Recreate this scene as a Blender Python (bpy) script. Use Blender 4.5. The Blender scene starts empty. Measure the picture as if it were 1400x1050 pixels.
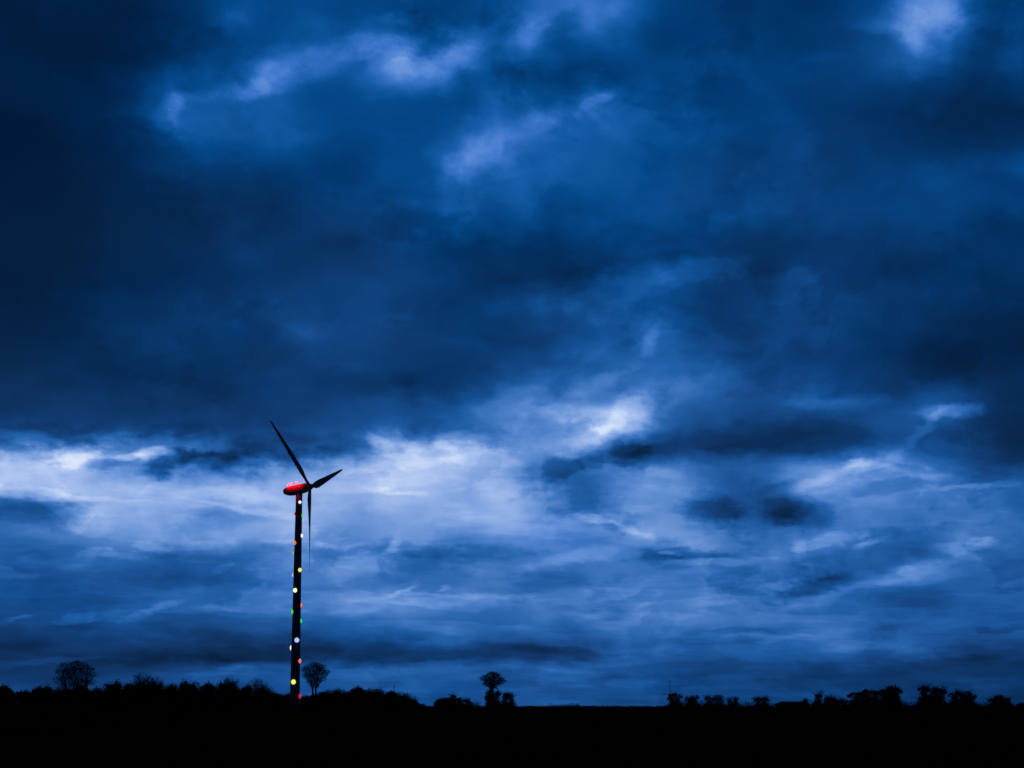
import bpy, math, random
import numpy as np
from mathutils import Vector, Matrix
R = math.radians
SC = bpy.context.scene
COL = SC.collection

# ------------------------------------------------------------------ camera
PITCH = 10.2
F = 2450.0            # focal length in photograph pixels (1400 wide)
EYE = 1.7
cam = bpy.data.cameras.new('camera')
cam.sensor_width = 36.0
cam.lens = 36.0 * F / 1400.0
cam.clip_end = 60000
co = bpy.data.objects.new('camera', cam)
COL.objects.link(co)
co.location = (0, 0, EYE)
co.rotation_euler = (R(90 + PITCH), 0, 0)
SC.camera = co
SC.view_settings.view_transform = 'Standard'
SC.view_settings.look = 'None'
SC.view_settings.exposure = 0
SC.view_settings.gamma = 1
SC.cycles.use_adaptive_sampling = True
SC.cycles.adaptive_threshold = 0.02
SC.cycles.adaptive_min_samples = 6

CP, SP = math.cos(R(PITCH)), math.sin(R(PITCH))

def ray(px, py):
    dx, dy = px - 700.0, 525.0 - py
    return dx, F * CP - dy * SP, F * SP + dy * CP

def at(px, py, Y):
    x, y, z = ray(px, py)
    return x / y * Y, Y, EYE + z / y * Y

def lin(c):
    return tuple(((v / 255.0) / 12.92 if v <= 10 else ((v / 255.0 + 0.055) / 1.055) ** 2.4) for v in c)

# ------------------------------------------------------------------ sky (world): an overcast dusk
# brightness of the cloud deck, 0..10, over azimuth (32 columns) and height above the horizon (rows)
SKY_ROWS = [
(-25, '5 7 8 9 10 13 24 28|27 30 29 28 25 24 25 30|44 46 44 38 27 22 20 19|19 19 26 34 58 56 34 26'),
(20, '5 7 8 9 10 13 22 30|27 30 29 29 26 23 23 27|40 46 48 43 28 24 20 19|19 18 23 30 55 60 32 27'),
(60, '5 4 3 3 5 10 16 24|29 35 36 48 54 40 46 33|44 30 34 30 22 22 22 22|20 25 28 40 54 43 20 28'),
(100, '10 9 9 11 17 24 29 34|50 45 37 38 47 49 35 26|23 22 21 23 27 26 26 24|25 24 26 30 31 19 14 28'),
(140, '7 8 10 13 24 46 36 39|34 30 28 29 29 29 29 36|36 30 44 34 30 27 24 24|24 22 23 18 14 11 10 11'),
(180, '3 7 10 15 26 36 35 32|38 30 28 27 28 29 36 46|50 45 37 36 33 30 29 26|28 24 19 15 10 9 10 13'),
(220, '1 3 6 8 12 19 24 25|26 23 21 22 29 33 49 47|40 38 36 34 33 30 27 22|23 21 20 23 23 21 21 28'),
(260, '2 4 6 9 10 11 12 15|16 19 20 22 29 34 39 35|36 30 33 31 30 29 27 23|23 21 22 22 26 25 22 26'),
(300, '0 2 5 7 9 9 11 13|13 20 20 20 23 28 29 28|30 25 28 29 30 29 28 27|26 24 25 25 25 22 18 19'),
(340, '0 1 4 8 11 13 13 13|18 17 15 19 21 20 17 20|15 17 21 22 23 21 20 16|13 15 17 15 15 20 19 19'),
(380, '2 3 6 10 10 12 15 18|19 17 23 23 24 22 19 14|16 15 14 26 30 26 20 12|15 22 20 16 11 14 12 19'),
(420, '6 8 11 16 12 17 19 21|21 24 24 24 23 20 18 24|26 32 29 30 30 20 16 18|23 22 21 19 20 19 16 10'),
(460, '6 7 10 15 18 21 19 19|17 29 25 23 21 21 22 20|20 23 29 34 44 30 20 22|22 22 21 18 15 8 6 7'),
(495, '7 9 9 11 14 16 14 15|15 20 23 22 21 19 17 25|26 32 36 39 40 34 27 22|21 19 20 16 9 7 8 8'),
(525, '10 13 13 12 13 14 14 16|19 20 20 18 15 15 23 28|35 40 48 43 46 46 42 26|23 25 22 20 14 13 10 12'),
(555, '16 18 18 18 18 15 13 15|20 22 25 27 26 26 37 46|50 56 60 76 50 36 34 30|35 40 32 22 30 46 24 13'),
(585, '20 20 21 21 20 21 23 23|24 26 28 32 33 32 37 38|48 53 72 70 44 34 29 24|22 22 23 30 38 30 20 13'),
(603, '35 35 38 34 32 34 26 24|26 30 34 36 56 50 52 50|54 60 66 52 34 28 23 20|20 21 23 30 32 27 23 15'),
(615, '48 50 62 72 65 65 34 28|30 40 43 48 74 72 74 70|60 62 50 34 30 24 21 18|22 24 25 33 32 28 24 17'),
(630, '80 78 84 62 52 62 36 28|34 50 60 62 78 80 80 74|58 44 40 40 40 34 28 30|44 52 52 50 50 34 28 18'),
(645, '88 90 76 60 54 44 50 58|60 68 75 76 82 82 78 75|54 42 46 60 55 48 36 40|46 60 58 64 65 42 34 22'),
(675, '76 78 77 80 78 74 75 78|78 79 80 86 82 80 72 75|65 54 46 65 62 58 30 38|38 65 58 55 56 48 52 50'),
(705, '44 50 66 70 65 60 56 56|70 72 72 70 72 74 74 72|76 64 56 52 64 50 28 36|29 32 56 50 44 50 46 42'),
(735, '46 45 48 46 57 58 60 64|62 62 60 64 65 64 58 62|66 58 54 60 62 66 60 38|44 60 54 42 40 50 52 48'),
(765, '33 38 43 48 42 39 39 42|40 48 50 52 42 40 42 49|50 58 63 60 42 44 52 50|48 46 46 42 40 44 40 42'),
(795, '34 33 33 32 33 36 39 42|44 50 49 42 40 40 40 42|42 44 45 52 52 51 52 53|50 40 37 48 48 47 42 39'),
(825, '32 33 33 35 39 40 36 42|50 54 56 58 58 56 52 52|52 52 52 50 49 49 49 52|48 49 45 40 37 42 42 40'),
(855, '22 25 26 28 28 27 29 33|36 38 40 42 45 46 46 44|46 45 47 48 47 48 47 44|42 48 42 38 40 40 36 38'),
(885, '10 14 18 19 18 16 12 12|15 19 22 25 26 26 29 26|21 29 34 38 39 39 36 37|40 40 39 39 39 36 32 30'),
(901, '16 18 14 12 9 9 8 8|10 16 19 18 18 19 19 20|22 23 27 34 36 35 34 32|32 33 33 28 26 24 19 22'),
(915, '17 18 16 18 18 26 30 30|32 34 33 35 36 34 35 34|39 40 36 33 36 34 32 30|29 27 28 27 22 21 20 22'),
(945, '24 22 24 28 32 30 32 32|34 34 34 34 34 34 32 32|34 34 32 32 31 28 26 26|24 25 26 24 24 22 20 20'),
(968, '22 20 22 26 30 28 30 30|33 33 33 33 32 32 30 30|31 31 30 30 30 28 26 25|24 24 24 23 22 21 20 19'),
]
grid = np.array([[float(v) for v in r.replace('|', ' ').split()] for _, r in SKY_ROWS])
gy = np.array([y for y, _ in SKY_ROWS], float)
gx = (np.arange(32) + .5) * 43.75

def grid_at(px, py):
    j = float(np.clip(np.interp(py, gy, np.arange(len(gy))), 0, len(gy) - 1.001))
    i = float(np.clip(np.interp(px, gx, np.arange(32)), 0, 30.999))
    a, b = int(j), int(i); fj, fi = j - a, i - b
    return ((grid[a, b] * (1 - fi) + grid[a, b + 1] * fi) * (1 - fj)
            + (grid[a + 1, b] * (1 - fi) + grid[a + 1, b + 1] * fi) * fj)

def az_el(px, py):
    x, y, z = ray(px, py)
    return math.atan2(x, y), math.atan2(z, math.hypot(x, y))

def from_az_el(az, el):
    x, y, z = math.sin(az), math.cos(az), math.tan(el)
    d = y * CP + z * SP
    return 700 + F * x / d, 525 - F * (z * CP - y * SP) / d

AZ = R(16.6)
world = bpy.data.worlds.new('World')
SC.world = world
world.cycles.sampling_method = 'MANUAL'
world.cycles.sample_map_resolution = 256
world.use_nodes = True
nt = world.node_tree
nt.nodes.clear()
L = nt.links

def N(kind, **kw):
    n = nt.nodes.new(kind)
    for k, v in kw.items():
        setattr(n, k, v)
    return n

def val(sock, v):
    if isinstance(v, (int, float)):
        sock.default_value = v
    else:
        L.new(v, sock)

def M(op, a, b=None, c=None, clamp=False):
    n = N('ShaderNodeMath', operation=op, use_clamp=clamp)
    val(n.inputs[0], a)
    if b is not None: val(n.inputs[1], b)
    if c is not None: val(n.inputs[2], c)
    return n.outputs[0]

def mrange(v, a, b, c=0.0, d=1.0, kind='LINEAR'):
    n = N('ShaderNodeMapRange', interpolation_type=kind)
    n.clamp = True
    val(n.inputs[0], v)
    for i, q in enumerate((a, b, c, d)): val(n.inputs[1 + i], q)
    return n.outputs[0]

def lerp(f, a, b):
    n = N('ShaderNodeMix', data_type='FLOAT')
    val(n.inputs[0], f); val(n.inputs[2], a); val(n.inputs[3], b)
    return n.outputs[0]

def noise(vec, scale, detail=6, rough=.55, lac=2.0, dist=0.0, col=False):
    n = N('ShaderNodeTexNoise', noise_dimensions='3D')
    L.new(vec, n.inputs['Vector'])
    n.inputs['Scale'].default_value = scale
    n.inputs['Detail'].default_value = detail
    n.inputs['Roughness'].default_value = rough
    n.inputs['Lacunarity'].default_value = lac
    n.inputs['Distortion'].default_value = dist
    return n.outputs['Color' if col else 'Fac']

def comb(x, y, z=0.0):
    n = N('ShaderNodeCombineXYZ')
    val(n.inputs[0], x); val(n.inputs[1], y); val(n.inputs[2], z)
    return n.outputs[0]

tc = N('ShaderNodeTexCoord')
nrm = N('ShaderNodeVectorMath', operation='NORMALIZE')
L.new(tc.outputs['Generated'], nrm.inputs[0])
sp = N('ShaderNodeSeparateXYZ'); L.new(nrm.outputs[0], sp.inputs[0])
dx, dy, dz = sp.outputs
az0 = M('ARCTAN2', dx, dy)
el0 = M('ARCSINE', dz)
# coordinates on the cloud deck, seen in perspective
den = M('ADD', M('MAXIMUM', dz, 0.0), 0.11)
deck = comb(M('DIVIDE', dx, den), M('DIVIDE', dy, den), 0.0)
den2 = M('ADD', M('MAXIMUM', dz, 0.0), 0.32)
puff = comb(M('DIVIDE', dx, den2), M('DIVIDE', dy, den2), 3.7)
den3 = M('ADD', M('MAXIMUM', dz, 0.0), 0.60)
fluff = comb(M('DIVIDE', dx, den3), M('DIVIDE', dy, den3), 1.3)
low = mrange(el0, R(4), R(12), 1.0, 0.0, 'SMOOTHSTEP')      # 1 near the horizon

def cen(v, k):      # centred noise times k
    return M('MULTIPLY', M('SUBTRACT', v, 0.5), k)

w1 = N('ShaderNodeSeparateColor'); L.new(noise(puff, 9.0, 5, .6, col=True), w1.inputs[0])
w2 = N('ShaderNodeSeparateColor'); L.new(noise(deck, 3.2, 6, .62, col=True), w2.inputs[0])
w3 = N('ShaderNodeSeparateColor'); L.new(noise(fluff, 44.0, 5, .55, col=True), w3.inputs[0])
waz = M('ADD', M('ADD', cen(w1.outputs[0], .026), cen(w2.outputs[0], .022)), cen(w3.outputs[0], .022))
wel = M('ADD', M('MULTIPLY', cen(w1.outputs[1], .024), lerp(low, 1.0, .4)),
        M('MULTIPLY', cen(w2.outputs[1], .014), lerp(low, 1.0, .5)))
wel = M('ADD', wel, M('MULTIPLY', cen(w3.outputs[1], .022), lerp(low, 1.0, .38)))
az = M('ADD', az0, waz)
el = M('ADD', el0, wel)
# beyond the surveyed part the pattern folds back on itself
u = M('PINGPONG', M('ADD', az, AZ), 2 * AZ)
u = M('DIVIDE', u, 2 * AZ)
ELTOP = az_el(700, -25)[1]
elf = M('SUBTRACT', ELTOP, M('ABSOLUTE', M('SUBTRACT', ELTOP, el)))

rows = []
for j, y0 in enumerate(gy):
    e = az_el(700, y0)[1]
    rows.append(e)
acc = None
prev = None
for j in range(len(rows) - 1, -1, -1):
    e = rows[j]
    cr = N('ShaderNodeValToRGB')
    ramp = cr.color_ramp
    ramp.interpolation = 'CARDINAL'
    for i in range(32):
        a = -AZ + 2 * AZ * i / 31
        v = grid_at(*from_az_el(a, e)) / 100.0
        p = i / 31
        if i == 0: s = ramp.elements[0]; s.position = 0
        elif i == 31: s = ramp.elements[len(ramp.elements) - 1]; s.position = 1
        else: s = ramp.elements.new(p)
        s.color = (v, v, v, 1)
    L.new(u if acc is None else M('MULTIPLY_ADD', acc, 1e-9, u), cr.inputs[0])   # keeps the nodes in one chain
    if acc is None: acc = cr.outputs[0]
    else: acc = lerp(mrange(elf, prev, e), acc, cr.outputs[0])
    prev = e
lev = M('MULTIPLY', acc, 10.0)

# single clouds and gaps: (px, py, half width, half height, tilt deg, strength, softness)
BLOBS = [
(395,93,78.75,13.2,20,1.61,1.00),(352,114,23.1,9.9,22,1.02,1.00),(242,138,15.75,9.9,0,1.53,1.00),(226,168,13.65,17.6,0,0.85,1.00),(310,22,18.9,14.3,0,0.85,1.00),
(545,80,21,22,-30,1.27,1.00),(495,57,21,11,10,1.02,1.00),(608,78,29.4,13.2,5,1.19,1.00),(585,112,27.3,13.2,-20,0.85,1.00),(440,32,27.3,8.8,-10,0.51,1.00),
(750,156,25.2,14.3,15,1.44,1.00),(816,137,18.9,6.6,8,1.10,1.00),(640,212,31.5,17.6,10,1.02,1.00),(695,190,46.2,15.4,32,0.85,1.00),
(728,46,35.7,13.2,30,1.02,1.00),(805,25,21,18.7,0,1.02,0.90),(860,10,27.3,11,0,0.77,1.00),
(1212,40,23.1,11,-10,1.36,1.00),(1246,30,16.8,24.2,10,1.36,0.90),(1284,16,25.2,15.4,-30,1.36,1.00),(1262,72,25.2,8.8,-25,1.19,1.00),
(1126,83,18.9,6.6,0,0.59,1.00),(1384,86,14.7,13.2,0,0.85,1.00),(1388,226,16.8,15.4,0,0.77,1.00),(745,285,27.3,26.4,0,-0.51,1.00),
(960,372,60,16,10,0.90,0.35),(860,400,60,24,15,0.70,0.40),(1090,395,30,24,0,0.80,0.40),(905,358,50,6,5,-0.60,0.70),
(893,462,8,16,-20,1.20,0.80),(858,572,36,22,15,0.9,0.7),(795,566,46,9,0,0.9,0.8),(810,600,40,12,20,1.30,0.50),(820,520,40,9,20,0.80,0.70),
(768,640,26,11,18,-1.56,0.40),(804,626,16,12,0,-1.44,0.38),(850,614,24,14,10,-1.56,0.40),(900,618,60,16,0,-0.60,0.70),
(978,700,32,20,0,-1.20,0.50),(1062,692,26,26,0,-1.08,0.55),(1108,702,34,16,0,-0.96,0.60),(745,690,26,14,0,-0.96,0.60),(800,688,26,12,10,-0.96,0.60),
(1302,562,36,8,8,2.20,0.60),(1262,585,34,5,35,1.30,0.70),(1140,550,50,9,0,1.10,0.80),(1380,600,40,30,0,-0.36,0.90),
(110,622,26,14,15,2.20,0.50),(208,622,16,10,30,2.40,0.50),(178,630,20,6,8,2.00,0.50),(155,638,24,6,0,-1.95,0.50),(240,636,40,12,18,-2.25,0.45),(300,632,40,12,0,-1.35,0.60),
(30,602,50,8,-8,1.20,0.50),(520,607,20,10,-35,1.80,0.50),(450,616,50,9,4,-1.05,0.60),(545,674,26,4,-5,1.00,0.60),(570,632,60,8,5,0.80,0.70),
(80,675,120,4,-4,0.90,0.60),(50,695,60,9,-4,-0.90,0.60),(300,706,50,6,0,-0.75,0.70),(330,695,60,4,-8,1.00,0.60),
(840,716,60,4,-18,1.20,0.60),(1120,658,70,6,16,1.20,0.60),(1210,646,60,7,-3,1.30,0.60),(1200,664,60,6,5,-0.84,0.60),(1130,740,40,8,12,1.30,0.40),
(1325,666,60,4,0,1.20,0.60),(1320,700,60,10,10,-0.36,0.70),(1200,730,50,9,5,-0.72,0.50),(1190,742,20,4,10,1.20,0.60),(1130,800,60,9,14,-1.12,0.45),
(1060,790,60,9,8,-0.60,0.60),(1255,812,36,12,0,-0.83,0.70),(1270,846,20,10,30,-0.45,0.70),(1205,868,30,8,10,-0.75,0.70),(1230,785,90,12,10,0.70,0.50),
(935,760,56,7,0,-1.42,0.45),(914,760,12,3,0,1.60,0.50),(985,771,70,4,3,1.00,0.60),(1320,748,40,5,0,1.30,0.60),(1270,760,30,10,0,-0.60,0.70),
(790,760,60,8,8,1.00,0.60),(740,795,60,14,0,-0.60,0.70),(1015,862,50,5,5,-0.90,0.60),(1060,868,60,6,0,0.90,0.50),(1370,858,28,5,10,-0.90,0.60),
(485,775,40,16,10,0.90,0.60),(540,752,14,4,25,1.30,0.70),(548,805,14,4,25,1.30,0.70),(605,800,8,3,20,1.20,0.70),(380,772,40,12,15,0.60,0.60),
(460,833,120,7,0,0.50,0.60),(150,758,34,5,-4,1.20,0.60),(210,745,30,5,0,1.20,0.60),(290,740,30,5,0,1.00,0.60),(85,770,60,8,4,0.80,0.60),(20,785,40,4,0,0.80,0.60),
(105,842,26,5,10,1.20,0.60),(20,845,16,4,15,1.20,0.60),(215,832,30,6,22,1.20,0.60),(165,840,30,5,5,0.80,0.60),(300,833,40,5,0,0.80,0.60),(305,776,12,4,35,1.00,0.60),
(250,900,260,9,1,-0.45,0.60),(60,903,90,5,5,0.90,0.50),(550,890,120,9,0,-0.60,0.60),(760,890,60,8,-4,-1.20,0.60),(780,872,50,8,0,-0.38,0.60),
(1290,905,70,6,10,-0.60,0.70),(1120,925,30,6,0,-0.60,0.70),(820,930,50,4,6,-0.60,0.70),(940,932,40,5,0,-0.68,0.70),(1370,930,50,8,10,0.40,0.60),(285,925,40,6,8,0.80,0.60),
(974,698,32,22,0,-.5,.40),(1072,692,34,26,0,-.4,.45),(1112,703,32,16,0,-.4,.5),
(1180,768,120,16,16,-.8,.45),(1200,795,110,8,17,.6,.6),(1110,806,40,10,10,-.7,.4),
(560,754,170,8,0,-.9,.45),(420,742,60,4,0,.7,.5),(40,700,90,14,-5,-1.1,.5),(150,800,140,10,0,-.5,.6),(560,812,180,4,0,.7,.5),
(300,655,60,8,5,-.8,.5),(620,600,60,10,10,.8,.5),(680,570,40,14,-10,.9,.6),(1010,600,200,16,0,-.7,.5),
(325,628,75,18,2,-.9,.5),(235,645,36,10,10,-.6,.5),(118,628,34,14,12,.9,.5),(390,612,60,20,0,-1.0,.5),(70,590,90,10,0,-.5,.5),
]
bx = (M('ADD', az0, M('ADD', cen(w1.outputs[2], .020), cen(w2.outputs[2], .016))))
by = (M('ADD', el0, M('ADD', cen(w1.outputs[0], .016), cen(w2.outputs[0], .010))))
ragged = M('ADD', cen(noise(fluff, 40.0, 5, .6), 2.8), cen(noise(puff, 14.0, 3, .6), 1.2))
for (px, py, hw, hh, tilt, s, soft) in BLOBS:
    a, e = az_el(px, py)
    mp = N('ShaderNodeMapping', vector_type='TEXTURE')
    mp.inputs['Location'].default_value = (a, e, 0)
    mp.inputs['Rotation'].default_value = (0, 0, R(tilt))
    mp.inputs['Scale'].default_value = (hw / F, hh / F, 1e6)
    L.new(comb(bx, by, lev), mp.inputs['Vector'])
    ln = N('ShaderNodeVectorMath', operation='LENGTH')
    L.new(mp.outputs[0], ln.inputs[0])
    lev = M('ADD', lev, mrange(M('ADD', ln.outputs['Value'], ragged), 1.15 + soft, .95 - soft, 0.0, s * .85, 'SMOOTHSTEP'))

# fine cloud texture, stronger where the cloud is thin and bright
patch = mrange(noise(puff, 8.0, 2, .5), .38, .64, .25, 1.0, 'SMOOTHSTEP')      # smooth air here, broken cloud there
d1 = noise(puff, 7.0, 6, .50, dist=.3)
d2 = noise(fluff, 27.0, 6, .55, dist=.4)
d3 = noise(deck, 2.0, 6, .52, dist=.5)
d4 = noise(deck, 1.5, 8, .55, dist=.2)
d5 = noise(fluff, 15.0, 8, .58, dist=.3)
wisp = M('SUBTRACT', .14, M('ABSOLUTE', M('SUBTRACT', d3, .5)))     # thin bright crests between cloud rolls
bank = M('ADD', mrange(d4, .50, .56, .5, -.5, 'SMOOTHSTEP'), mrange(d4, .40, .45, .35, -.35, 'SMOOTHSTEP'))   # banks with a crisp ragged edge
bank2 = mrange(d5, .50, .57, .5, -.5, 'SMOOTHSTEP')
amp = M('MULTIPLY', mrange(lev, 0.5, 5.5, .9, 4.4), lerp(low, 1.0, .74))
ampp = M('MULTIPLY', amp, patch)
lev = M('ADD', lev, M('MULTIPLY', M('MULTIPLY', M('SUBTRACT', d1, .5), amp), lerp(low, .30, .75)))
lev = M('ADD', lev, M('MULTIPLY', M('MULTIPLY', M('SUBTRACT', d2, .5), ampp), lerp(low, 1.05, .75)))
lev = M('ADD', lev, M('MULTIPLY', M('MULTIPLY', wisp, ampp), lerp(low, .1, .8)))
lev = M('ADD', lev, M('MULTIPLY', M('MULTIPLY', bank, amp), lerp(low, .0, .17)))
lev = M('ADD', lev, M('MULTIPLY', M('MULTIPLY', bank2, ampp), lerp(low, .20, .22)))
lev = M('SUBTRACT', lev, M('MULTIPLY', mrange(az0, R(-4), R(12), .05, .45), low))
lev = M('MAXIMUM', M('MULTIPLY_ADD', lev, .98, -.12), .3)
# darker away from the glow of the western sky
fade = mrange(dy, 0.5, 0.93, 0.03, 1.0)
up = mrange(dz, .42, .75, 1.0, .15)
lev = M('MULTIPLY', lev, M('MULTIPLY', fade, up))
f = M('MULTIPLY', lev, 0.1, clamp=True)

PAL_A = [(0,20,45),(0,36,78),(0,54,108),(3,72,138),(20,91,166),(54,114,198),(90,139,215),(130,166,227),(164,192,239),(205,222,250),(220,232,252)]
PAL_B = [(3,27,54),(8,43,84),(15,59,114),(24,79,145),(38,99,171),(68,120,191),(102,146,211),(138,170,226),(168,193,238),(208,223,250),(222,233,252)]
def palette(P):
    cr = N('ShaderNodeValToRGB')
    cr.color_ramp.interpolation = 'LINEAR'
    for i, c in enumerate(P):
        if i == 0: s = cr.color_ramp.elements[0]; s.position = 0
        elif i == len(P) - 1: s = cr.color_ramp.elements[len(cr.color_ramp.elements) - 1]; s.position = 1
        else: s = cr.color_ramp.elements.new(i / (len(P) - 1))
        s.color = lin(c) + (1,)
    L.new(f, cr.inputs[0])
    return cr.outputs[0]
hue = noise(puff, 5.0, 3, .5)
mixc = N('ShaderNodeMix', data_type='RGBA')
val(mixc.inputs[0], mrange(M('ADD', M('MULTIPLY', mrange(el0, R(9), R(19), 1.0, 0.0), .8), cen(hue, 2.0)), 0.0, 1.0))
L.new(palette(PAL_A), mixc.inputs[6]); L.new(palette(PAL_B), mixc.inputs[7])
# clear twilight air behind the cloud
sky = N('ShaderNodeTexSky', sky_type='NISHITA')
sky.sun_disc = False
sky.sun_elevation = R(-3)
sky.sun_rotation = R(0)
skc = N('ShaderNodeMix', data_type='RGBA', blend_type='ADD')
skc.inputs[0].default_value = 0.004
L.new(mixc.outputs[2], skc.inputs[6]); L.new(sky.outputs[0], skc.inputs[7])
bg = N('ShaderNodeBackground')
L.new(skc.outputs[2], bg.inputs[0])
bg.inputs[1].default_value = 1.0
wo = N('ShaderNodeOutputWorld')
L.new(bg.outputs[0], wo.inputs[0])

# ------------------------------------------------------------------ helpers
def tag(o, label=None, cat=None, group=None, kind=None):
    if label: o['label'] = label
    if cat: o['category'] = cat
    if group: o['group'] = group
    if kind: o['kind'] = kind
    return o

def mesh_obj(name, verts, faces, mat, parent=None, smooth=False):
    me = bpy.data.meshes.new(name)
    me.from_pydata([tuple(v) for v in verts], [], [tuple(f) for f in faces])
    me.validate(); me.update()
    if smooth:
        me.polygons.foreach_set('use_smooth', [True] * len(me.polygons))
    me.materials.append(mat)
    o = bpy.data.objects.new(name, me)
    COL.objects.link(o)
    if parent: o.parent = parent
    return o

def empty(name, loc, rz=0.0):
    o = bpy.data.objects.new(name, None)
    COL.objects.link(o)
    o.location = loc
    o.rotation_euler = (0, 0, rz)
    o.empty_display_size = 0.5
    return o

def copy_tree(o, parent=None):
    c = o.copy(); COL.objects.link(c)
    if parent: c.parent = parent
    for ch in list(o.children): copy_tree(ch, c)
    return c

def mat(name, base, rough=.8, var=0.0, scale=3.0, base2=None, metal=0.0, bump=0.0):
    m = bpy.data.materials.new(name); m.use_nodes = True
    t = m.node_tree; b = t.nodes['Principled BSDF']
    b.inputs['Base Color'].default_value = base + (1,)
    b.inputs['Roughness'].default_value = rough
    b.inputs['Metallic'].default_value = metal
    b.inputs['Specular IOR Level'].default_value = .5 if rough < .7 else .08
    if base2:
        tcn = t.nodes.new('ShaderNodeTexCoord'); n = t.nodes.new('ShaderNodeTexNoise')
        n.inputs['Scale'].default_value = scale; n.inputs['Detail'].default_value = 6
        t.links.new(tcn.outputs['Object'], n.inputs['Vector'])
        r = t.nodes.new('ShaderNodeValToRGB')
        r.color_ramp.elements[0].position = .35; r.color_ramp.elements[1].position = .65
        r.color_ramp.elements[0].color = base + (1,); r.color_ramp.elements[1].color = base2 + (1,)
        t.links.new(n.outputs['Fac'], r.inputs[0]); t.links.new(r.outputs[0], b.inputs['Base Color'])
        if bump:
            bp = t.nodes.new('ShaderNodeBump'); bp.inputs['Strength'].default_value = bump
            t.links.new(n.outputs['Fac'], bp.inputs['Height']); t.links.new(bp.outputs[0], b.inputs['Normal'])
    if name in ('field_soil', 'wheel_track_soil', 'crop_blades'): b.inputs['Specular IOR Level'].default_value = 0.0
    return m

def glow(name, col, strength):
    m = bpy.data.materials.new(name); m.use_nodes = True
    b = m.node_tree.nodes['Principled BSDF']
    b.inputs['Base Color'].default_value = (.3, .3, .3, 1)
    b.inputs['Roughness'].default_value = .3
    b.inputs['Emission Color'].default_value = tuple(col) + (1,)
    b.inputs['Emission Strength'].default_value = strength
    return m

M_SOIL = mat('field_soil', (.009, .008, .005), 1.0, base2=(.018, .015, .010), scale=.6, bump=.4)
M_TRACK = mat('wheel_track_soil', (.004, .0035, .003), 1.0, base2=(.007, .006, .005), scale=1.5)
M_CROP = mat('crop_blades', (.008, .014, .005), .9)
M_BARK = mat('bark', (.030, .024, .018), .95, base2=(.05, .042, .032), scale=4.0)
M_TWIG = mat('twigs', (.030, .024, .020), .95)
M_LEAF = mat('dull_leaves', (.020, .026, .010), .9, base2=(.040, .034, .014), scale=1.2)
M_PAINT = mat('turbine_paint', (.20, .205, .215), .55, base2=(.25, .255, .265), scale=.25)
M_NAC = mat('nacelle_paint', (.26, .26, .27), .6, base2=(.32, .32, .33), scale=.4)
M_BLADE = mat('blade_paint', (.11, .115, .125), .5, base2=(.14, .145, .155), scale=.3)
M_DARK = mat('dark_steel', (.03, .03, .032), .6, base2=(.05, .05, .05), scale=4)
M_CONC = mat('concrete', (.12, .12, .11), .9, base2=(.18, .175, .165), scale=2, bump=.2)
M_WOOD = mat('weathered_wood', (.05, .04, .032), .9, base2=(.08, .065, .05), scale=5)
M_ROOF = mat('barn_roof', (.05, .048, .045), .85, base2=(.075, .07, .066), scale=1)
M_WALL = mat('barn_wall', (.09, .08, .07), .9, base2=(.12, .11, .09), scale=1.2)

def tube(V, Fc, p, q, r0, r1, n=6, cap=True):
    p = Vector(p); q = Vector(q); d = (q - p)
    if d.length < 1e-6: return
    d.normalize()
    a = d.orthogonal().normalized(); b = d.cross(a)
    k = len(V)
    for c, r in ((p, r0), (q, r1)):
        for i in range(n):
            t = 2 * math.pi * i / n
            V.append(c + (a * math.cos(t) + b * math.sin(t)) * r)
    for i in range(n):
        j = (i + 1) % n
        Fc.append((k + i, k + j, k + n + j, k + n + i))
    if cap:
        Fc.append(tuple(k + i for i in reversed(range(n))))
        Fc.append(tuple(k + n + i for i in range(n)))

def box(V, Fc, c, s, rot=None):
    k = len(V)
    for x in (-1, 1):
        for y in (-1, 1):
            for z in (-1, 1):
                v = Vector((x * s[0] / 2, y * s[1] / 2, z * s[2] / 2))
                if rot: v = rot @ v
                V.append(v + Vector(c))
    for f in ((0,1,3,2),(4,6,7,5),(0,4,5,1),(2,3,7,6),(0,2,6,4),(1,5,7,3)):
        Fc.append(tuple(k + i for i in f))

def loft(V, Fc, rings, close=True):
    k = len(V); n = len(rings[0])
    for r in rings: V.extend(r)
    for a in range(len(rings) - 1):
        for i in range(n):
            j = (i + 1) % n
            Fc.append((k + a*n + i, k + a*n + j, k + (a+1)*n + j, k + (a+1)*n + i))
    if close:
        Fc.append(tuple(k + i for i in reversed(range(n))))
        m = k + (len(rings) - 1) * n
        Fc.append(tuple(m + i for i in range(n)))

# ------------------------------------------------------------------ ground
def field_z(x, y):
    r = math.hypot(x, y)
    z = .10 * math.sin(x * .09 + 1) * math.sin(y * .05) - .02 if r < 300 else 0.0
    q = max(0.0, 1 - abs(r - 430) / 110.0)
    a = math.atan2(x, y)
    crest = 1.62 + .10 * math.sin(a * 23 + 1) + .07 * math.sin(a * 61) + .05 * math.sin(a * 137 + 2)
    return z + crest * q * q * (3 - 2 * q)      # the low crest of the field, almost at eye height

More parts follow.
